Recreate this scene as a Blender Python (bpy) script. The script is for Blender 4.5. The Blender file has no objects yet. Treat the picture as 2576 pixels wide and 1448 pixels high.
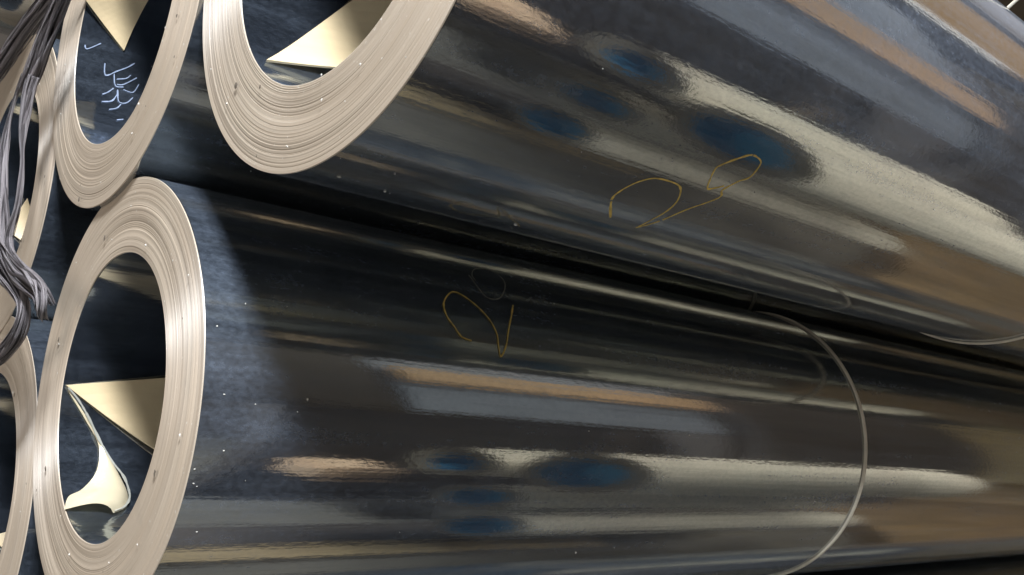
import bpy, bmesh, math, random
from mathutils import Vector, Matrix, noise
random.seed(7)
S = bpy.context.scene
U = 0.2                      # one unit of the layout below = 0.2 m (a roll is 0.26 m across and 1.24 m long)
Z0 = 1.1                     # height of the camera above the floor, m
def P(x, y, z): return Vector((x*U, y*U, z*U + Z0))

# ---------------------------------------------------------------- camera
cd = bpy.data.cameras.new('camera'); cam = bpy.data.objects.new('camera', cd)
S.collection.objects.link(cam); S.camera = cam
M = Matrix(((0.7456798686, -0.1456330266, -0.6501942441),
            (-0.6572008737, 0.0, -0.7537154713),
            (0.1097658653, 0.9893386789, -0.0957101523)))
cam.matrix_world = Matrix.Translation((0, 0, Z0)) @ M.to_4x4()
cd.lens = 36*2444.388/2576; cd.sensor_width = 36; cd.clip_start = 0.01; cd.clip_end = 100
cd.dof.use_dof = False
S.render.resolution_x = 1024; S.render.resolution_y = 575

# ---------------------------------------------------------------- world and lamps
w = bpy.data.worlds.new('World'); S.world = w; w.use_nodes = True
w.node_tree.nodes['Background'].inputs[0].default_value = (0.62, 0.72, 0.9, 1)
w.node_tree.nodes['Background'].inputs[1].default_value = 0.10
def lamp(name, loc, target, size, size_y, power, col):
    l = bpy.data.lights.new(name, 'AREA'); l.shape = 'RECTANGLE'; l.size = size; l.size_y = size_y
    l.energy = power; l.color = col
    o = bpy.data.objects.new(name, l); S.collection.objects.link(o)
    o.location = loc; o.rotation_euler = (target-loc).to_track_quat('-Z', 'Y').to_euler()
    return o
lamp('ceiling_lamp', P(-4, -8, 13.3), P(1, 2.6, 0), 0.62, 0.62, 385, (0.86, 0.93, 1.0))
lamp('front_fill_light', P(-16, 1.5, 2), P(1, 3, 0), 2.2, 1.8, 38, (1.0, 0.93, 0.84))  # added soft fill for the roll ends and the flaps inside
lamp('aisle_fill_light', P(11, 6, 13.5), P(7, -2, -2), 0.3, 1.4, 60, (1.0, 0.93, 0.82))  # added fill, lights the cabinet face mirrored in the rolls
lamp('aisle_fill_light', P(9, .5, 13.5), P(9, .3, -2), 0.3, 1.4, 80, (1.0, 0.95, 0.86))  # added fill, brightens the mirrored white rolls from above
S.view_settings.view_transform = 'Standard'; S.view_settings.look = 'None'
S.view_settings.exposure = 0; S.view_settings.gamma = 1
S.render.engine = 'CYCLES'
S.cycles.max_bounces = 10; S.cycles.glossy_bounces = 8; S.cycles.diffuse_bounces = 4

# ---------------------------------------------------------------- node helpers
class N:
    def __init__(s, name):
        s.m = bpy.data.materials.new(name); s.m.use_nodes = True; s.t = s.m.node_tree
        s.t.nodes.clear(); s.out = s.new('ShaderNodeOutputMaterial')
    def new(s, t, **k):
        n = s.t.nodes.new(t)
        for a, b in k.items(): setattr(n, a, b)
        return n
    def link(s, a, b): s.t.links.new(a, b)
    def setin(s, n, **k):
        for a, b in k.items():
            a = a.replace('_', ' ')
            if hasattr(b, 'is_linked') or isinstance(b, bpy.types.NodeSocket): s.link(b, n.inputs[a])
            else: n.inputs[a].default_value = b
    def coords(s, scale, loc=(0, 0, 0)):
        tc = s.new('ShaderNodeTexCoord'); mp = s.new('ShaderNodeMapping')
        mp.inputs['Scale'].default_value = scale; mp.inputs['Location'].default_value = loc
        s.link(tc.outputs['Object'], mp.inputs[0]); return mp.outputs[0]
    def noise(s, vec, scale, detail=3, rough=.5, dist=0):
        n = s.new('ShaderNodeTexNoise'); s.link(vec, n.inputs['Vector'])
        n.inputs['Scale'].default_value = scale; n.inputs['Detail'].default_value = detail
        n.inputs['Roughness'].default_value = rough; n.inputs['Distortion'].default_value = dist
        return n.outputs['Fac']
    def ramp(s, fac, stops):
        r = s.new('ShaderNodeValToRGB'); s.link(fac, r.inputs[0]); e = r.color_ramp.elements
        while len(e) < len(stops): e.new(.5)
        for q, (p, c) in zip(e, stops):
            q.position = p; q.color = (*c, 1) if len(c) == 3 else c
        return r.outputs[0]
    def rng(s, fac, a, b, c, d):
        r = s.new('ShaderNodeMapRange'); s.link(fac, r.inputs[0])
        for i, v in enumerate((a, b, c, d)): r.inputs[i+1].default_value = v
        return r.outputs[0]
    def math(s, op, a, b=None):
        n = s.new('ShaderNodeMath', operation=op)
        for i, v in enumerate((a, b)):
            if v is None: continue
            if isinstance(v, (int, float)): n.inputs[i].default_value = v
            else: s.link(v, n.inputs[i])
        return n.outputs[0]
    def mixc(s, f, a, b, mode='MIX'):
        n = s.new('ShaderNodeMix', data_type='RGBA', blend_type=mode)
        for i, v in ((0, f), (6, a), (7, b)):
            if isinstance(v, bpy.types.NodeSocket): s.link(v, n.inputs[i])
            elif isinstance(v, (int, float)): n.inputs[i].default_value = v
            else: n.inputs[i].default_value = (*v, 1)
        return n.outputs[2]
    def bump(s, h, strength, dist=.001, nrm=None):
        b = s.new('ShaderNodeBump'); b.inputs['Strength'].default_value = strength
        b.inputs['Distance'].default_value = dist; s.link(h, b.inputs['Height'])
        if nrm: s.link(nrm, b.inputs['Normal'])
        return b.outputs[0]
    def bsdf(s, **k):
        b = s.new('ShaderNodeBsdfPrincipled'); s.setin(b, **k); return b
    def mixs(s, f, a, b):
        n = s.new('ShaderNodeMixShader')
        if isinstance(f, (int, float)): n.inputs[0].default_value = f
        else: s.link(f, n.inputs[0])
        s.link(a, n.inputs[1]); s.link(b, n.inputs[2]); return n.outputs[0]
    def done(s, sh): s.link(sh, s.out.inputs[0]); return s.m

def gloss_sheet(name, tint, haze):
    n = N(name)
    fine = n.noise(n.coords((170, 420, 420)), 1.0, 4, .6)          # pebbled rolling texture, drawn out along the roll
    wave = n.noise(n.coords((2.2, 11, 11)), 1.0, 2, .5)           # slow ripples of the wound sheet
    cloud = n.noise(n.coords((7, 14, 14)), 1.0, 5, .65, .6)        # handling haze
    lines = n.noise(n.coords((1.3, 95, 95), (5, 5, 5)), 1.0, 3, .6)  # lengthwise rolling grain
    scr = n.noise(n.coords((260, 420, 420), (3, 1, 2)), 1.0, 3, .6)
    b1 = n.bump(lines, .10, .0016, n.bump(wave, .11, .004)); b2 = n.bump(fine, .04, .0012, b1)
    rough = n.rng(cloud, .3, .7, .045, .10)
    smear = n.noise(n.coords((3.5, 70, 70), (2, 7, 1)), 1.0, 5, .7, .4)
    tintc = n.mixc(n.rng(smear, .42, .68, 0, .42), tint, tuple(v*.45 for v in tint))
    tintc = n.mixc(n.rng(n.noise(n.coords((4, 9, 9), (9, 2, 4)), 1.0, 4, .6), .35, .7, 0, .5), tintc, (tint[0]*.86, tint[1]*1.0, tint[2]*1.02))
    spec = n.bsdf(Base_Color=tintc, Metallic=1.0, Roughness=rough, Normal=b2)
    wide = n.bsdf(Base_Color=(.36, .42, .52, 1), Metallic=1.0, Roughness=.46, Normal=b2)
    dull = n.bsdf(Base_Color=(.24, .285, .37, 1), Roughness=.6)
    hz = n.math('MULTIPLY', n.rng(cloud, .38, .72, .65, 1.2), haze)
    hz = n.math('MULTIPLY', hz, n.rng(scr, .35, .75, .7, 1.4))
    hz = n.math('MULTIPLY', hz, n.rng(lines, .3, .7, .6, 1.4))
    sh = n.mixs(hz, spec.outputs[0], wide.outputs[0])
    sh = n.mixs(n.math('MULTIPLY', hz, 1.1), sh, dull.outputs[0])
    return n.done(sh)
M_OUT = gloss_sheet('glossy_dark_sheet', (.46, .452, .415), .11)
M_IN = gloss_sheet('glossy_dark_sheet_inside', (.50, .52, .56), .05)

def layers():
    n = N('tan_layered_edge')
    at = n.new('ShaderNodeAttribute', attribute_name='lay')
    def st(k, off=0.0):
        mp = n.new('ShaderNodeMapping'); mp.inputs['Scale'].default_value = (1, 1, k)
        mp.inputs['Location'].default_value = (off, 0, off*3); n.link(at.outputs['Vector'], mp.inputs[0]); return mp.outputs[0]
    fine = n.noise(st(75), 1.0, 2, .6); mid = n.noise(st(24, 4), 1.0, 3, .65); broad = n.noise(st(5, 9), 1.0, 2, .5)
    grime = n.noise(n.coords((30, 30, 30)), 1.0, 4, .6)
    col = n.ramp(broad, [(.3, (.53, .415, .305)), (.7, (.585, .47, .355))])
    col = n.mixc(n.rng(mid, .56, .74, 0, .15), col, (.36, .29, .23))
    col = n.mixc(n.rng(fine, .35, .75, .0, .16), col, (.74, .64, .52))
    col = n.mixc(n.rng(grime, .62, .8, 0, .35), col, (.36, .31, .25))
    speck = n.noise(n.coords((420, 420, 420)), 1.0, 1, .5)
    col = n.mixc(n.rng(speck, .73, .78, 0, .5), col, (.95, .9, .82))
    h = n.math('ADD', n.math('MULTIPLY', fine, .5), mid)
    b = n.bump(h, .045, .0012)
    tg = n.new('ShaderNodeTangent', direction_type='UV_MAP', uv_map='uv')
    sh = n.bsdf(Base_Color=col, Roughness=.5, Normal=b)
    an = n.new('ShaderNodeBsdfAnisotropic'); an.inputs['Roughness'].default_value = .5; an.inputs['Anisotropy'].default_value = .56
    n.link(n.mixc(.55, col, (.92, .93, .95)), an.inputs['Color']); n.link(b, an.inputs['Normal']); n.link(tg.outputs[0], an.inputs['Tangent'])
    return n.done(n.mixs(n.rng(fine, .3, .7, .20, .36), sh.outputs[0], an.outputs[0]))
M_EDGE = layers()

def plain(name, col, rough=.6, metal=0, var=.25, scale=(20, 20, 20), bump=.2, **k):
    n = N(name); f = n.noise(n.coords(scale), 1.0, 5, .6)
    c = n.mixc(n.rng(f, .3, .7, 0, 1), tuple(v*(1-var) for v in col), tuple(min(1, v*(1+var)) for v in col))
    s = n.bsdf(Base_Color=c, Roughness=rough, Metallic=metal, Normal=n.bump(f, bump, .002), **k)
    return n.done(s.outputs[0])
M_BACK = plain('tan_sheet_back', (.68, .52, .31), .42, var=.12, scale=(9, 30, 30), bump=.1)
M_WAX = plain('yellow_wax_crayon', (.66, .46, .11), .7, var=.35, scale=(300, 300, 300))
M_GREYLOOP = plain('grey_loop', (.30, .28, .23), .7, var=.35, scale=(300, 300, 300))
M_BAND = plain('pale_rubber', (.60, .54, .44), .35, var=.15, scale=(60, 60, 60))
M_DUST = plain('white_dust', (.66, .62, .56), .7)
M_SMUDGE = plain('dark_grime', (.15, .12, .09), .8)
def film():
    n = N('stretch_film'); at = n.new('ShaderNodeAttribute', attribute_name='lay')
    f = n.noise(at.outputs['Vector'], 17, 4, .7)
    c = n.ramp(f, [(.3, (.16, .14, .145)), (.5, (.30, .27, .28)), (.72, (.50, .47, .485))])
    oi = n.new('ShaderNodeObjectInfo')
    c = n.mixc(1.0, c, n.ramp(oi.outputs['Random'], [(0, (.3, .28, .28)), (.4, (.8, .77, .78)), (1, (1.6, 1.57, 1.55))]), 'MULTIPLY')
    s = n.bsdf(Base_Color=c, Roughness=.36, Normal=n.bump(f, .8, .003)); s.inputs['Specular IOR Level'].default_value = .6
    t = n.new('ShaderNodeBsdfTranslucent'); n.link(c, t.inputs[0])
    return n.done(n.mixs(.22, s.outputs[0], t.outputs[0]))
M_FILM = film()

# ---------------------------------------------------------------- object helpers
def link(name, me, mat, parent=None, loc=None, smooth=True):
    o = bpy.data.objects.new(name, me); S.collection.objects.link(o)
    if mat: me.materials.append(mat)
    if parent: o.parent = parent
    if loc is not None: o.location = loc
    if smooth: me.polygons.foreach_set('use_smooth', [True]*len(me.polygons))
    return o
def mesh(name, v, f):
    me = bpy.data.meshes.new(name); me.from_pydata([tuple(p) for p in v], [], f); me.update(); return me
def tag(o, label, cat, group=None):
    o['label'] = label; o['category'] = cat
    if group: o['group'] = group
    return o
def empty(name, loc, label, cat, group=None):
    o = bpy.data.objects.new(name, None); S.collection.objects.link(o); o.location = loc; o.empty_display_size = .03
    return tag(o, label, cat, group)
def grid(pts, nu, nv, close=False):
    f = []
    for i in range(nu-1 if not close else nu):
        for j in range(nv-1):
            a = i*nv+j; b = ((i+1) % nu)*nv+j; f.append((a, a+1, b+1, b))
    return f
def lay_attr(me, vals):
    a = me.attributes.new('lay', 'FLOAT_VECTOR', 'POINT'); a.data.foreach_set('vector', [c for v in vals for c in v])

SEG = 256
def layered_edge(Ro, Ri, dy, dz, seed, layers=76):
    """the stack of sheet edges: every layer is a ridge of its own with a groove beside it"""
    rnd = random.Random(seed); rings = []; h = 0
    for k in range(layers):
        h += rnd.gauss(0, .00015); h *= .9
        if rnd.random() < .08: h += rnd.choice((-1, 1))*rnd.uniform(.0002, .0007)
        g = .0002 if rnd.random() < .85 else .0008
        v0, v1 = k/layers, (k+1)/layers
        rings += [(v0+.12/layers, h), (v1-.22/layers, h), (v1-.05/layers, h+g)]
    rings = [(0.0, .004)] + rings + [(1.0, .004)]
    V, L, uv = [], [], []
    for i in range(SEG):
        a = 2*math.pi*i/SEG; c, s = math.cos(a), math.sin(a)
        for v, hh in rings:
            wob = noise.noise(Vector((c*1.1, s*1.1, v*4+seed*9)))*.004 + noise.noise(Vector((c*2.3, s*2.3, v*22+seed)))*.0002
            vv = v + (noise.noise(Vector((c*1.3, s*1.3, v*7+seed*3)))*.010 if .02 < v < .98 else 0)
            r = Ri + (Ro-Ri)*vv
            V.append(((hh*1.0+wob)*U, (r*c + dy*(1-vv))*U, (r*s + dz*(1-vv))*U)); L.append((c*.55, s*.55, v))
    nv = len(rings); me = mesh('layered_edge', V, grid(V, SEG, nv, True)); lay_attr(me, L)
    ul = me.uv_layers.new(name='uv'); 
    for p in me.polygons:
        i0 = p.index//(nv-1)
        for li, vi in zip(p.loop_indices, p.vertices):
            i, j = divmod(vi, nv); u = i/SEG
            if i0 == SEG-1 and i == 0: u = 1.0
            ul.data[li].uv = (u, rings[j][0])
    return me
def tube(R, x0, x1, dy=0, dz=0, inside=False, nx=40, seed=0):
    V = []
    for i in range(SEG):
        a = 2*math.pi*i/SEG; c, s = math.cos(a), math.sin(a)
        for j in range(nx):
            x = x0+(x1-x0)*j/(nx-1)
            r = R + .0016*noise.noise(Vector((c*1.4, s*1.4, x*.5+seed)))*(1 if x > .1 else 0)
            V.append((x*U, (r*c+dy)*U, (r*s+dz)*U))
    f = grid(V, SEG, nx, True)
    if not inside: f = [q[::-1] for q in f]
    return mesh('t', V, f)
def annulus(R0, R1, x):
    V = []
    for i in range(96):
        a = 2*math.pi*i/96
        for r in (R0, R1): V.append((x*U, r*math.cos(a)*U, r*math.sin(a)*U))
    return mesh('t', V, grid(V, 96, 2, True))

def surf(R, x, th, off=0): return Vector((x*U, (R+off)*math.cos(th)*U, (R+off)*math.sin(th)*U))
def stroke(R, pts, width, seed=0, off=.0015, dashes=.12):
    """a mark or line: a thin ribbon lying on the roll, of uneven width and broken here and there"""
    pp = []
    n = len(pts)
    for i in range(n-1):
        a = pts[max(i-1, 0)]; b = pts[i]; c = pts[i+1]; d = pts[min(i+2, n-1)]
        for k in range(10):
            t = k/10
            pp.append(tuple(.5*((2*b[q]) + (-a[q]+c[q])*t + (2*a[q]-5*b[q]+4*c[q]-d[q])*t*t + (-a[q]+3*b[q]-3*c[q]+d[q])*t**3) for q in (0, 1)))
    pp.append(pts[-1]); V, F = [], []
    for i, (x, th) in enumerate(pp):
        x2, t2 = pp[min(i+1, len(pp)-1)]; x1, t1 = pp[max(i-1, 0)]
        dx, dt = x2-x1, (t2-t1)*R; l = math.hypot(dx, dt) or 1
        nx, nt = -dt/l, dx/l
        wv = width*(.55+.9*abs(noise.noise(Vector((i*.13, seed, 0)))) + .25*noise.noise(Vector((i*.9, seed, 5))))*.5
        for s in (-1, 1): V.append(surf(R, x+nx*wv*s, th+nt*wv*s/R, off))
        if i and noise.noise(Vector((i*.55, seed*3+2, 1))) > -.75+dashes: F.append((2*i-2, 2*i-1, 2*i+1, 2*i))
    return mesh('mark', V, F)
def chip(V, F, c, ex, ey, en, r, rnd):
    k = rnd.randint(5, 7); b = len(V); V.append(c+en*r*.5)
    for i in range(k):
        a = 2*math.pi*i/k; q = r*rnd.uniform(.55, 1.25); V.append(c+ex*math.cos(a)*q*1.2+ey*math.sin(a)*q)
    for i in range(k): F.append((b, b+1+i, b+1+(i+1) % k))
def flap(Ri, dy, dz, P0, P1, P2, off0, off1, curl=.0, th=.006):
    """a turned-in corner of the innermost sheet, following the inner wall a little off it"""
    n = 14; V, F, idx = [], [], {}
    for layer in (0, 1):
        for i in range(n+1):
            for j in range(i+1):
                t = i/n; s = j/i if i else 0
                x = P0[0]+(P1[0]-P0[0])*t*(1-s)+(P2[0]-P0[0])*t*s
                a = math.radians(P0[1]+(P1[1]-P0[1])*t*(1-s)+(P2[1]-P0[1])*t*s)
                off = off0+(off1-off0)*t + curl*s*t*t - layer*th
                r = Ri-off-.004
                idx[layer, i, j] = len(V); V.append(((x)*U, (r*math.cos(a)+dy)*U, (r*math.sin(a)+dz)*U))
        for i in range(n):
            for j in range(i+1):
                a, b, c = idx[layer, i, j], idx[layer, i+1, j], idx[layer, i+1, j+1]
                F.append((a, b, c) if layer else (a, c, b))
                if j < i: F.append((a, c, idx[layer, i, j+1]) if layer else (a, idx[layer, i, j+1], c))
    for i in range(n):
        for e in (lambda q: (q, 0), lambda q: (q, q)):
            a, b = e(i), e(i+1); F.append((idx[(0,)+a], idx[(0,)+b], idx[(1,)+b], idx[(1,)+a]))
    return mesh('flap', V, F)

LEN = 8
def roll(y, z, x0, Ro, Ri, dy, dz, label, seed, length=LEN, group='glossy dark rolls in the stack', kind=0):
    t = empty('sheet_roll', P(x0, y, z), label, 'roll', group)
    link('outer_sheet', tube(Ro, 0.004, length, seed=seed), M_OUT, t)
    link('layered_edge', layered_edge(Ro, Ri, dy, dz, seed), M_EDGE, t)
    link('inner_sheet', tube(Ri, 0.004, length, dy, dz, True, seed=seed+5), M_IN, t)
    b = link('far_edge', annulus(Ri, Ro, length), M_EDGE, t)
    # loose grit on the cut edge and smudges
    rnd = random.Random(seed*31); V, F, V2, F2 = [], [], [], []
    for k in range(20):
        a = rnd.uniform(0, 2*math.pi); r = rnd.uniform(Ri+.01, Ro-.01)
        chip(V, F, Vector((-.008*U, r*math.cos(a)*U, r*math.sin(a)*U)), Vector((0, 1, 0)), Vector((0, 0, 1)), Vector((-1, 0, 0)),
             U*rnd.choice((.0018, .0022, .003, .0035, .005)), rnd)
    for k in range(8):
        a = rnd.uniform(0, 2*math.pi); r = rnd.uniform(Ri+.02, Ro-.02)
        chip(V2, F2, Vector((-.0075*U, r*math.cos(a)*U, r*math.sin(a)*U)), Vector((0, .4, .9)), Vector((0, .9, -.4)), Vector((-.3, 0, 0)),
             U*rnd.choice((.003, .004, .006, .009)), rnd)
    s = link('dust_specks', mesh('dust', V, F), M_DUST, t, smooth=False); s['kind'] = 'stuff'
    s = link('scuff_marks', mesh('scuffs', V2, F2), M_SMUDGE, t, smooth=False); s['kind'] = 'stuff'
    return t
def side_specks(t, R, pts, mat=None):
    V, F = [], []; rnd = random.Random(len(pts))
    for p in pts:
        x, th = p[:2]; r = (p[2] if len(p) > 2 else .005)*rnd.uniform(.3, .7)
        c = surf(R, x, th, .0015)
        chip(V, F, c, Vector((1, 0, 0)), Vector((0, -math.sin(th), math.cos(th))), Vector((0, math.cos(th), math.sin(th))), r*U, rnd)
    s = link('dust_specks', mesh('sidedust', V, F), mat or M_DUST, t, smooth=False); s['kind'] = 'stuff'

# ---------------------------------------------------------------- the stack in front of the camera
A = roll(2.900, -.170, 1.000, .647, .419, -.005, .003, 'lower roll of glossy dark sheet with its oval end in view and yellow V scribble', 1)
B = roll(1.941, 1.066, .999, .662, .452, -.014, -.007, 'largest roll of glossy dark sheet, upper right, with yellow looped scribble on its side', 2)
C = roll(3.245, 1.065, .983, .661, .445, -.015, -.005, 'top left roll end between the twisted film and the largest roll', 3, length=10)
D = roll(4.475, .569, 1.005, .660, .437, -.001, -.003, 'roll partly hidden behind the twisted plastic film at the left edge', 4)
E_ = roll(4.135, -.619, 1.009, .659, .436, -.002, 0, 'roll in the bottom left corner, only the right rim of its end in view', 5)
roll(4.62, 1.93, -.6, .66, .44, 0, 0, 'roll standing out furthest, its dark side in the top left corner', 6, length=6.8)
roll(3.13, -1.48, 1.0, .655, .437, 0, 0, 'roll hidden under the lower large roll', 7, length=10)
roll(5.45, -.42, 1.0, .655, .437, 0, 0, 'roll at the back beside the bottom left roll', 8)

f = link('folded_corner', flap(.419, -.005, .003, (.012, -.4), (.58, 13), (.62, -58), .004, .03), M_BACK, A, smooth=False)
f = link('folded_corner', flap(.452, -.014, -.007, (.033, -49), (.62, 37), (.62, -32), .004, .05, .04), M_BACK, B, smooth=False)
f = link('folded_corner', flap(.445, -.015, -.005, (.161, -.2), (-.05, 22), (.25, 58), .004, .02), M_BACK, C, smooth=False)
f = link('folded_corner', flap(.437, -.001, -.003, (.13, -18), (.19, 4), (.33, -38), .004, .03), M_BACK, D, smooth=False)
f = link('folded_corner', flap(.436, -.002, 0, (.15, -37), (.30, -32), (.40, -75), .004, .03), M_BACK, E_, smooth=False)

TR = [(0.019, -0.03), (0.094, -0.271), (0.146, -0.504), (0.185, -0.724), (0.2, -0.914), (0.177, -1.061), (0.135, -1.123)]
TL = [(0.019, -0.048), (0.081, -0.263), (0.126, -0.473), (0.113, -0.693), (0.062, -0.859), (0.016, -0.937), (-0.005, -1.077)]
GLINT = [(0.016, -0.021), (0.055, -0.122), (0.094, -0.271), (0.131, -0.456), (0.166, -0.62), (0.196, -0.76), (0.201, -0.935), (0.178, -1.052), (0.138, -1.118)]
SCUFF = [[(0.101, -0.156), (0.107, -0.26), (0.146, -0.196), (0.183, -0.134), (0.207, -0.081)], [(0.137, -0.226), (0.144, -0.332), (0.173, -0.324)], [(0.148, -0.267), (0.181, -0.237), (0.197, -0.196)], [(0.149, -0.316), (0.173, -0.299), (0.22, -0.204)], [(0.097, -0.452), (0.116, -0.418), (0.137, -0.363)], [(0.094, -0.53), (0.13, -0.495), (0.149, -0.419)], [(0.152, -0.365), (0.156, -0.481), (0.183, -0.475), (0.208, -0.402)], [(0.173, -0.349), (0.208, -0.35), (0.229, -0.259)], [(0.118, -0.597), (0.147, -0.558), (0.163, -0.504)], [(0.142, -0.7), (0.167, -0.67)], [(0.025, -0.05), (0.034, -0.078), (0.078, 0.0)]]
Y1 = [(0.783, -1.9226), (0.714, -2.0288), (0.706, -2.0853), (0.719, -2.1429), (0.744, -2.1822), (0.771, -2.1983), (0.817, -2.2028), (0.852, -2.1958), (0.876, -2.1689), (0.898, -2.1151), (0.904, -2.0457), (0.899, -1.9764), (0.898, -1.9159)]
Y2 = [(0.896, -1.9035), (0.924, -1.9804), (0.954, -2.0954), (1.008, -2.204), (0.994, -2.2414), (1.016, -2.3002), (1.041, -2.3341), (1.041, -2.3926), (1.028, -2.4148), (0.989, -2.4216), (0.955, -2.3927), (0.918, -2.3443), (0.909, -2.3114), (0.939, -2.2315), (0.960, -2.236), (0.985, -2.262)]
A1 = [(0.859, 2.696), (0.822, 2.6809), (0.801, 2.6326), (0.782, 2.5827), (0.78, 2.5272), (0.795, 2.481), (0.827, 2.4323), (0.852, 2.4201), (0.882, 2.4392), (0.917, 2.4834), (0.946, 2.5366), (0.964, 2.5903), (0.971, 2.6443), (0.967, 2.7061), (0.969, 2.7574), (0.998, 2.7006), (1.028, 2.601), (1.062, 2.5088), (1.088, 2.4382)]
A2 = [(0.953, 2.2628), (0.962, 2.3471), (0.978, 2.4116), (1.012, 2.421), (1.052, 2.3899), (1.098, 2.3017), (1.111, 2.2379), (1.095, 2.18), (1.05, 2.166), (1.002, 2.1939), (0.97, 2.2561), (0.97, 2.3016)]
link('crayon_mark', stroke(.662, Y1, .0075, 1), M_WAX, B)
link('crayon_mark', stroke(.662, Y2, .0075, 2), M_WAX, B)
link('crayon_mark', stroke(.647, A1, .0078, 3), M_WAX, A)
def shifted(me, dy, dz):
    for v in me.vertices: v.co.y += dy*U; v.co.z += dz*U
    return me
M_GLINT = plain('painted_glint', (.62, .60, .52), .28, metal=.6, var=.1)
link('glint_line', shifted(stroke(.419, GLINT, .010, 11, -.016, -.9), -.005, .003), M_GLINT, A)  # silver arc of mirrored light, built as a pale line on the inner wall
def highlight_tongue(R, right, left, dy, dz):
    # mirrored light shaped into a solid cream tongue that widens and bulges off the inner wall
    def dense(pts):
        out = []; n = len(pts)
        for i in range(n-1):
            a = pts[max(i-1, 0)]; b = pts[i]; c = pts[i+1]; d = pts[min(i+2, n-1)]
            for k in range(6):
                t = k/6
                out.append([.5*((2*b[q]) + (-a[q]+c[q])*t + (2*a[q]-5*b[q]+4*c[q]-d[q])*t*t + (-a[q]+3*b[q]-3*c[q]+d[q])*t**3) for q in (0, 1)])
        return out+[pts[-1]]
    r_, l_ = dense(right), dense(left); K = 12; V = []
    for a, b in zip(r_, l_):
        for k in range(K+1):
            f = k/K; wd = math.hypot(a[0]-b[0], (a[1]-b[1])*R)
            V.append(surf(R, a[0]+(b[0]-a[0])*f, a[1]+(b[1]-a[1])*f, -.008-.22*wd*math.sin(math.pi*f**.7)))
    return shifted(mesh('highlight_tongue', V, grid(V, len(r_), K+1)), dy, dz)
link('mirrored_highlight', highlight_tongue(.419, TR, TL, -.005, .003), plain('cream_highlight', (.74, .62, .42), .3, metal=.4, var=.1), A)  # cream colour stands in for the highlight mirrored in the bore
M_PALE = plain('pale_scuff', (.22, .26, .36), .6)
for k, q in enumerate(SCUFF):
    link('scuff_mark', shifted(stroke(.445, q, .0055, 20+k, -.003, -.9), -.015, -.005), M_PALE, C)
link('grey_loop_mark', stroke(.647, A2, .0045, 4), M_GREYLOOP, A)  # faint grey loop drawn on the side of the lower roll
side_specks(B, .662, [(0.078, -1.6743, .009), (0.216, -1.6394, .008), (0.234, -1.6302, .004), (0.161, -1.8187, .004), (0.019, -1.8259, .003), (0.625, -1.6379, .009), (.5, -2.2, .003), (1.3, -2.4, .004), (.4, -2.5, .003), (1.9, -2.5, .005), (.3, -2.8, .003)])
side_specks(A, .647, [(0.059, 3.0463, .003), (0.289, 3.0401, .005), (0.264, 3.0922, .004), (0.144, 3.0746, .004), (0.078, -3.0248, .004), (0.153, -2.9109, .003), (0.014, -2.9518, .005), (0.02, -2.896, .004), (0.03, -2.885, .004), (0.066, -2.6914, .005), (0.682, -2.6686, .003), (1.346, 3.0864, .004), (1.874, 3.0704, .006), (1.079, -2.8514, .004), (1.478, -2.4941, .007), (1.661, -2.5209, .004), (1.719, -2.6287, .003), (0.234, 2.6585, .003), (0.114, 2.6734, .004), (0.033, 2.786, .004)])
rnd = random.Random(3)
side_specks(C, .661, [(rnd.uniform(.02, 1.2), rnd.uniform(-2.6, -1.2), .003) for _ in range(18)])

def band(y, z, x0, R, x, tilt, label):
    V = []; n = 220; prof = [(-.010, .0), (-.010, .006), (-.004, .009), (.004, .009), (.010, .006), (.010, 0)]
    for i in range(n):
        a = 2*math.pi*i/n
        for px, pr in prof:
            r = R+.0015+pr; xx = px+tilt[0]*math.cos(a)+tilt[1]*math.sin(a)+.012*noise.noise(Vector((math.cos(a), math.sin(a), x)))
            V.append((xx*U, r*math.cos(a)*U, r*math.sin(a)*U))
    o = link('rubber_band', mesh('rubber_band', V, grid(V, n, 6, True)), M_BAND, None, P(x0+x, y, z))
    tag(o, label, 'rubber band', 'pale bands round the middle of the rolls')
band(2.9, -.17, 1, .647, 3.14, (.0, -.01), 'thin pale rubber band round the middle of the lower large roll')
band(1.941, 1.066, 1, .662, 3.42, (.0, -.02), 'thin pale rubber band round the middle of the upper right roll')

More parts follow.
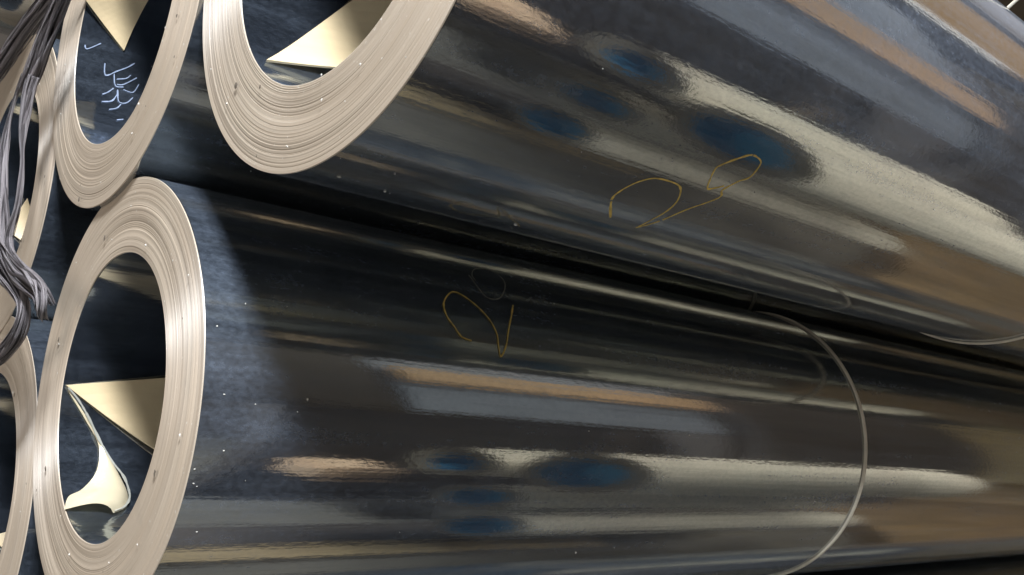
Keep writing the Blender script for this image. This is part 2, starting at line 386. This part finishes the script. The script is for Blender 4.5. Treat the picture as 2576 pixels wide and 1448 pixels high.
# ---------------------------------------------------------------- twisted stretch film across the roll ends
ROPE = {
    'upper_left': [(0.86, 3.539, 1.182, 0.041), (0.86, 3.662, 1.153, 0.043), (0.86, 3.86, 1.108, 0.044), (0.86, 4.043, 1.053, 0.044), (0.86, 4.213, 0.996, 0.041), (0.86, 4.424, 0.932, 0.041)],
    'main_top': [(0.86, 3.423, 1.167, 0.041), (0.86, 3.496, 1.115, 0.041), (0.86, 3.588, 1.029, 0.043), (0.86, 3.659, 0.949, 0.043), (0.86, 3.73, 0.875, 0.042), (0.86, 3.778, 0.824, 0.04)],
    'a': [(0.86, 3.824, 0.906, 0.013), (0.86, 3.872, 0.861, 0.01), (0.86, 3.91, 0.807, 0.01), (0.86, 3.933, 0.743, 0.014), (0.86, 3.929, 0.665, 0.021), (0.86, 3.907, 0.59, 0.022), (0.86, 3.837, 0.458, 0.023), (0.86, 3.8, 0.361, 0.018), (0.86, 3.744, 0.287, 0.017), (0.86, 3.625, 0.228, 0.016), (0.86, 3.464, 0.171, 0.017), (0.86, 3.323, 0.142, 0.019), (0.86, 3.208, 0.113, 0.016), (0.86, 3.167, 0.083, 0.012), (0.87, 3.183, 0.052, 0.011), (0.9, 3.244, 0.038, 0.009)],
    'b': [(0.86, 3.685, 0.882, 0.031), (0.86, 3.703, 0.834, 0.032), (0.86, 3.711, 0.778, 0.029), (0.86, 3.71, 0.723, 0.024), (0.86, 3.698, 0.665, 0.017), (0.86, 3.675, 0.608, 0.01), (0.86, 3.642, 0.55, 0.01), (0.86, 3.623, 0.483, 0.016), (0.86, 3.62, 0.407, 0.016), (0.86, 3.65, 0.339, 0.014), (0.86, 3.658, 0.284, 0.012), (0.86, 3.588, 0.234, 0.012), (0.86, 3.468, 0.195, 0.012), (0.86, 3.351, 0.168, 0.013), (0.86, 3.24, 0.142, 0.014), (0.87, 3.183, 0.113, 0.012), (0.9, 3.18, 0.076, 0.01)],
    'c': [(0.86, 4.208, 0.794, 0.009), (0.86, 4.086, 0.715, 0.011), (0.86, 3.931, 0.576, 0.013), (0.86, 3.798, 0.448, 0.01), (0.86, 3.712, 0.357, 0.008), (0.86, 3.65, 0.27, 0.011), (0.86, 3.522, 0.205, 0.009), (0.86, 3.407, 0.171, 0.009)],
    'lower': [(0.86, 3.787, 0.217, 0.021), (0.86, 3.628, 0.173, 0.02), (0.86, 3.475, 0.125, 0.017), (0.86, 3.365, 0.08, 0.014), (0.86, 3.337, 0.03, 0.016), (0.86, 3.376, -0.029, 0.018), (0.86, 3.487, -0.085, 0.018), (0.86, 3.625, -0.126, 0.019)],
}
def cr(pts, per):
    out = []; n = len(pts)
    for i in range(n-1):
        a = pts[max(i-1, 0)]; b = pts[i]; c = pts[i+1]; d = pts[min(i+2, n-1)]
        for k in range(per):
            t = k/per
            out.append([.5*((2*b[q]) + (-a[q]+c[q])*t + (2*a[q]-5*b[q]+4*c[q]-d[q])*t*t + (-a[q]+3*b[q]-3*c[q]+d[q])*t**3) for q in range(4)])
    out.append(list(pts[-1])); return out
rope = empty('stretch_film_rope', P(.86, 3.7, .7), 'grey twisted rope of stretch film hanging in strands across the roll ends at the left', 'plastic film')
ro = rope.location.copy()
def bundle(key, count, twist, wide=.5, seed=0, fat=1, f0=0):
    path = [(a, b, c, d*(1+(fat-1)*min(1, max(0, (i/9-f0)/2)))) for i, (a, b, c, d) in enumerate(cr(ROPE[key], 9))]; rnd = random.Random(seed)
    for s in range(count):
        ph = 2*math.pi*s/count + rnd.uniform(-.3, .3); rr = math.sqrt(rnd.uniform(.04, .95)); full = path; stop = max(12, len(full)-int(rnd.uniform(0, 9))); 
        drift = rnd.uniform(-.5, .5); V, L = [], []; K = 6
        for i, (x, y, z, r) in enumerate(path):
            q = path[min(i+1, len(path)-1)]; p = path[max(i-1, 0)]
            T = Vector((q[0]-p[0], q[1]-p[1], q[2]-p[2])).normalized()
            ex = Vector((1, 0, 0)); ex = (ex-T*ex.dot(T)).normalized(); ey = T.cross(ex)
            a = ph+twist*i/len(path)+drift*math.sin(i*.11+s)
            k = rr*(1+.25*noise.noise(Vector((i*.06, s*3.1, seed))))
            c = Vector((x, y, z))+ex*math.cos(a)*r*k*.7+ey*math.sin(a)*r*k
            tp = min(1, (stop-i)/7+.12) if i < stop else .02
            fw = tp*r*wide*(.75+.5*abs(noise.noise(Vector((i*.05, s*1.7, seed+4))))); ft = fw*.33
            b = a+math.pi/2+noise.noise(Vector((i*.04, s, 9)))*1.5
            for j in range(K):
                g = 2*math.pi*j/K
                pl = 1+.18*math.cos(g*3+s)
                d = (ex*math.cos(b)+ey*math.sin(b))*math.cos(g)*fw*pl+(ex*-math.sin(b)+ey*math.cos(b))*math.sin(g)*ft
                V.append((c+d)*U); L.append((math.cos(g)*.35+s*2.3, math.sin(g)*.35, i*.006))
        off = P(0, 0, 0)-ro
        V = [v+off for v in V]
        f = [tuple(i*K+(j) for j in ()) for i in ()]
        n = len(path)
        for i in range(n-1):
            for j in range(K): f.append((i*K+j, i*K+(j+1) % K, (i+1)*K+(j+1) % K, (i+1)*K+j))
        f += [tuple(range(K))[::-1], tuple((n-1)*K+j for j in range(K))]
        me = mesh('strand', V, f); lay_attr(me, L); link('strand', me, M_FILM, rope)
bundle('upper_left', 52, .35, .15, 1); bundle('main_top', 56, .3, .15, 2)
bundle('a', 32, 1.0, .2, 3, 2.1, 7); bundle('b', 36, 1.1, .2, 4, 1.7, 8); bundle('c', 12, 1.0, .3, 5, 1.5, 3); bundle('lower', 44, 1.2, .18, 6, 1.9, -2)

# ---------------------------------------------------------------- the place around the stack (seen mirrored in the rolls)
def box(x0, x1, y0, y1, z0, z1, bevel=.02):
    bm = bmesh.new(); bmesh.ops.create_cube(bm, size=1)
    c = P((x0+x1)/2, (y0+y1)/2, (z0+z1)/2)
    for v in bm.verts: v.co = Vector((v.co.x*(x1-x0)*U, v.co.y*(y1-y0)*U, v.co.z*(z1-z0)*U))
    if bevel: bmesh.ops.bevel(bm, geom=bm.edges[:], offset=bevel*U, segments=2, affect='EDGES')
    me = bpy.data.meshes.new('b'); bm.to_mesh(me); bm.free(); return me, c
def add_box(name, mat, *a, parent=None, bevel=.02):
    me, c = box(*a, bevel=bevel)
    if parent: c = c-parent.location
    return link(name, me, mat, parent, c, smooth=False)
M_FLOOR = plain('concrete', (.135, .125, .11), .55, var=.3, scale=(3, 3, 3))
M_WALL = plain('olive_wall', (.50, .385, .21), .8, var=.15, scale=(2, 2, 2))
M_DARK = plain('dark_wall', (.10, .08, .065), .8, var=.2, scale=(2, 2, 2))
M_CEIL = plain('grey_ceiling', (.20, .18, .17), .8, var=.2, scale=(2, 2, 2))
for nm, m, a in (('floor', M_FLOOR, (-24, 48, -30, 30, -6, -5.5)), ('ceiling', M_CEIL, (-2, 48, -30, 30, 15, 15.5)),
                 ('end_wall', M_WALL, (40, 41, -30, 30, -5.5, 15)), ('aisle_wall', M_DARK, (-2, 40, -24, -23, -5.5, 15)),
                 ('back_wall', M_DARK, (-24, 40, 24, 25, -5.5, 15))):
    o = add_box(nm, m, *a, bevel=0); o['kind'] = 'structure'

M_PAPER = plain('white_wrapping_paper', (.74, .71, .64), .6, var=.06, scale=(6, 12, 12))
M_RIM = plain('brown_roll_end', (.12, .105, .08), .6, var=.15)
M_CORE = plain('blue_core', (.012, .20, .40), .5, var=.2)
def wrapped(y, z, x0, R, r, ln, label):
    t = empty('wrapped_roll', P(x0, y, z), label, 'roll', 'paper wrapped rolls on the far side of the aisle')
    link('paper_wrap', tube(R, .0, ln, nx=12, seed=y), M_PAPER, t)
    link('end_rim', annulus(r, R, 0), M_RIM, t)
    link('core_tube', tube(r, 0, ln, inside=True, nx=6), M_CORE, t)
    link('core_plug', annulus(.001, r, .45), M_CORE, t); link('far_end', annulus(.001, R, ln), M_RIM, t)
wrapped(.02, -1.36, 4.9, .66, .43, 4.9, 'white wrapped roll with large blue core, nearest of those mirrored in the rolls')
wrapped(-1.38, -1.66, 4.9, .60, .32, 5.2, 'white wrapped roll with blue core, at the back of those mirrored in the rolls')
wrapped(-.34, -2.80, 4.9, .56, .36, 4.6, 'white wrapped roll with blue core, middle of those mirrored in the rolls')
wrapped(.72, -3.55, 4.9, .56, .40, 4.6, 'white wrapped roll with blue core, lowest of those mirrored in the rolls')
M_KRAFT = plain('kraft_paper', (.52, .36, .24), .8, var=.3, scale=(60, 60, 60))
M_TANWOOD = plain('tan_timber', (.68, .46, .29), .7, var=.2, scale=(4, 40, 40))
M_BLUEGREY = plain('blue_grey_steel', (.30, .34, .44), .45, var=.2, scale=(4, 10, 10))
M_BROWN = plain('dark_brown_crate', (.062, .050, .045), .7, var=.2)
o = add_box('kraft_paper_bundle', M_KRAFT, 4.3, 5.1, -3.0, -1.9, -3.1, -2.35, bevel=.12); tag(o, 'crumpled kraft paper bundle mirrored in the rolls', 'paper')
g = empty('steel_cabinet', P(6.5, -2.1, -.3), 'blue grey steel cabinet with tan timber rail mirrored in the rolls', 'cabinet')
add_box('cabinet_body', M_BLUEGREY, 4.6, 8.7, -2.3, -1.8, .45, 4.2, parent=g)
add_box('timber_rail', M_TANWOOD, 4.7, 8.9, -1.78, -1.62, 1.8, 2.45, parent=g)
o = add_box('cabinet_plinth', M_BROWN, 4.2, 9.0, -3.9, -3.3, -5.5, .43, parent=g)
o = add_box('light_blocker_box', M_BROWN, 1.6, 4.56, -2.5, -1.82, .4, 4.25); tag(o, 'dark box added to block light beside the steel cabinet, mirrored in the rolls', 'carton')  # added unseen blocker: keeps light off the cabinet end and mirrors dark
g = empty('wooden_crate', P(12, -3, -5.5), 'dark brown wooden crate mirrored in the rolls', 'crate')
add_box('crate_body', M_BROWN, 9.2, 15.8, -3.4, -1.9, -5.4, 3.6, parent=g, bevel=.3)
me = tube(.022, 0, 3.2, nx=4)
o = link('metal_rod', me, plain('pale_metal', (.55, .52, .46), .4), None, P(11.94, 5.05, 5.27)); o.rotation_euler = Vector((0, -.78, .62)).to_track_quat('X', 'Z').to_euler()
tag(o, 'thin pale metal rod against the dark background, top right corner', 'rod')
# added glowing panels overhead, for warm and grey patches mirrored in the rolls
n = N('yellow_glow'); e = n.new('ShaderNodeEmission'); e.inputs[0].default_value = (1, .62, .26, 1); e.inputs[1].default_value = .48; M_YGLOW = n.done(e.outputs[0])
g = empty('glow_panels', P(25, -4, 15), 'added yellow and grey glowing panels mirrored at the top of the upper right roll', 'glow panel')
add_box('yellow_glow_panel', M_YGLOW, 18, 34, -8, -1, 14.8, 14.95, parent=g, bevel=0)  # glow added to give the orange patch mirrored on the upper roll
n = N('grey_glow'); e = n.new('ShaderNodeEmission'); e.inputs[0].default_value = (.8, .74, .74, 1); e.inputs[1].default_value = .40; M_GGLOW = n.done(e.outputs[0])
add_box('grey_glow_panel', M_GGLOW, 18, 34, 1, 8, 14.8, 14.95, parent=g, bevel=0)  # glow added to lighten the ceiling that the upper roll mirrors
o = add_box('timber_platform', plain('brown_boards', (.24, .165, .09), .7, var=.3, scale=(2, 8, 8)), 13, 36, -14, 6, -5.48, -4.9); tag(o, 'low brown timber platform across the far floor, mirrored in the rolls', 'platform')
o = add_box('dark_floor_mat', M_BROWN, 2.0, 6.6, -.5, .85, -5.49, -5.2); tag(o, 'dark rubber mat on the concrete floor, mirrored low in the rolls', 'mat')
o = add_box('timber_bearer', plain('weathered_timber', (.34, .26, .15), .75, var=.3, scale=(2, 30, 30)), 2.0, 7.5, 1.0, 1.7, -5.49, -5.0); tag(o, 'weathered timber bearer lying on the floor, mirrored low in the rolls', 'timber')
n = N('white_tube_light'); e = n.new('ShaderNodeEmission'); e.inputs[0].default_value = (.95, .97, 1, 1); e.inputs[1].default_value = 3.0; M_TUBE = n.done(e.outputs[0])
g = empty('strip_light', P(20, -7, 14), 'white strip light mirrored as a thin line in the lower large roll', 'lamp')
add_box('light_tube', M_TUBE, 13, 30, -7.2, -7.0, 13.7, 13.85, parent=g, bevel=0)
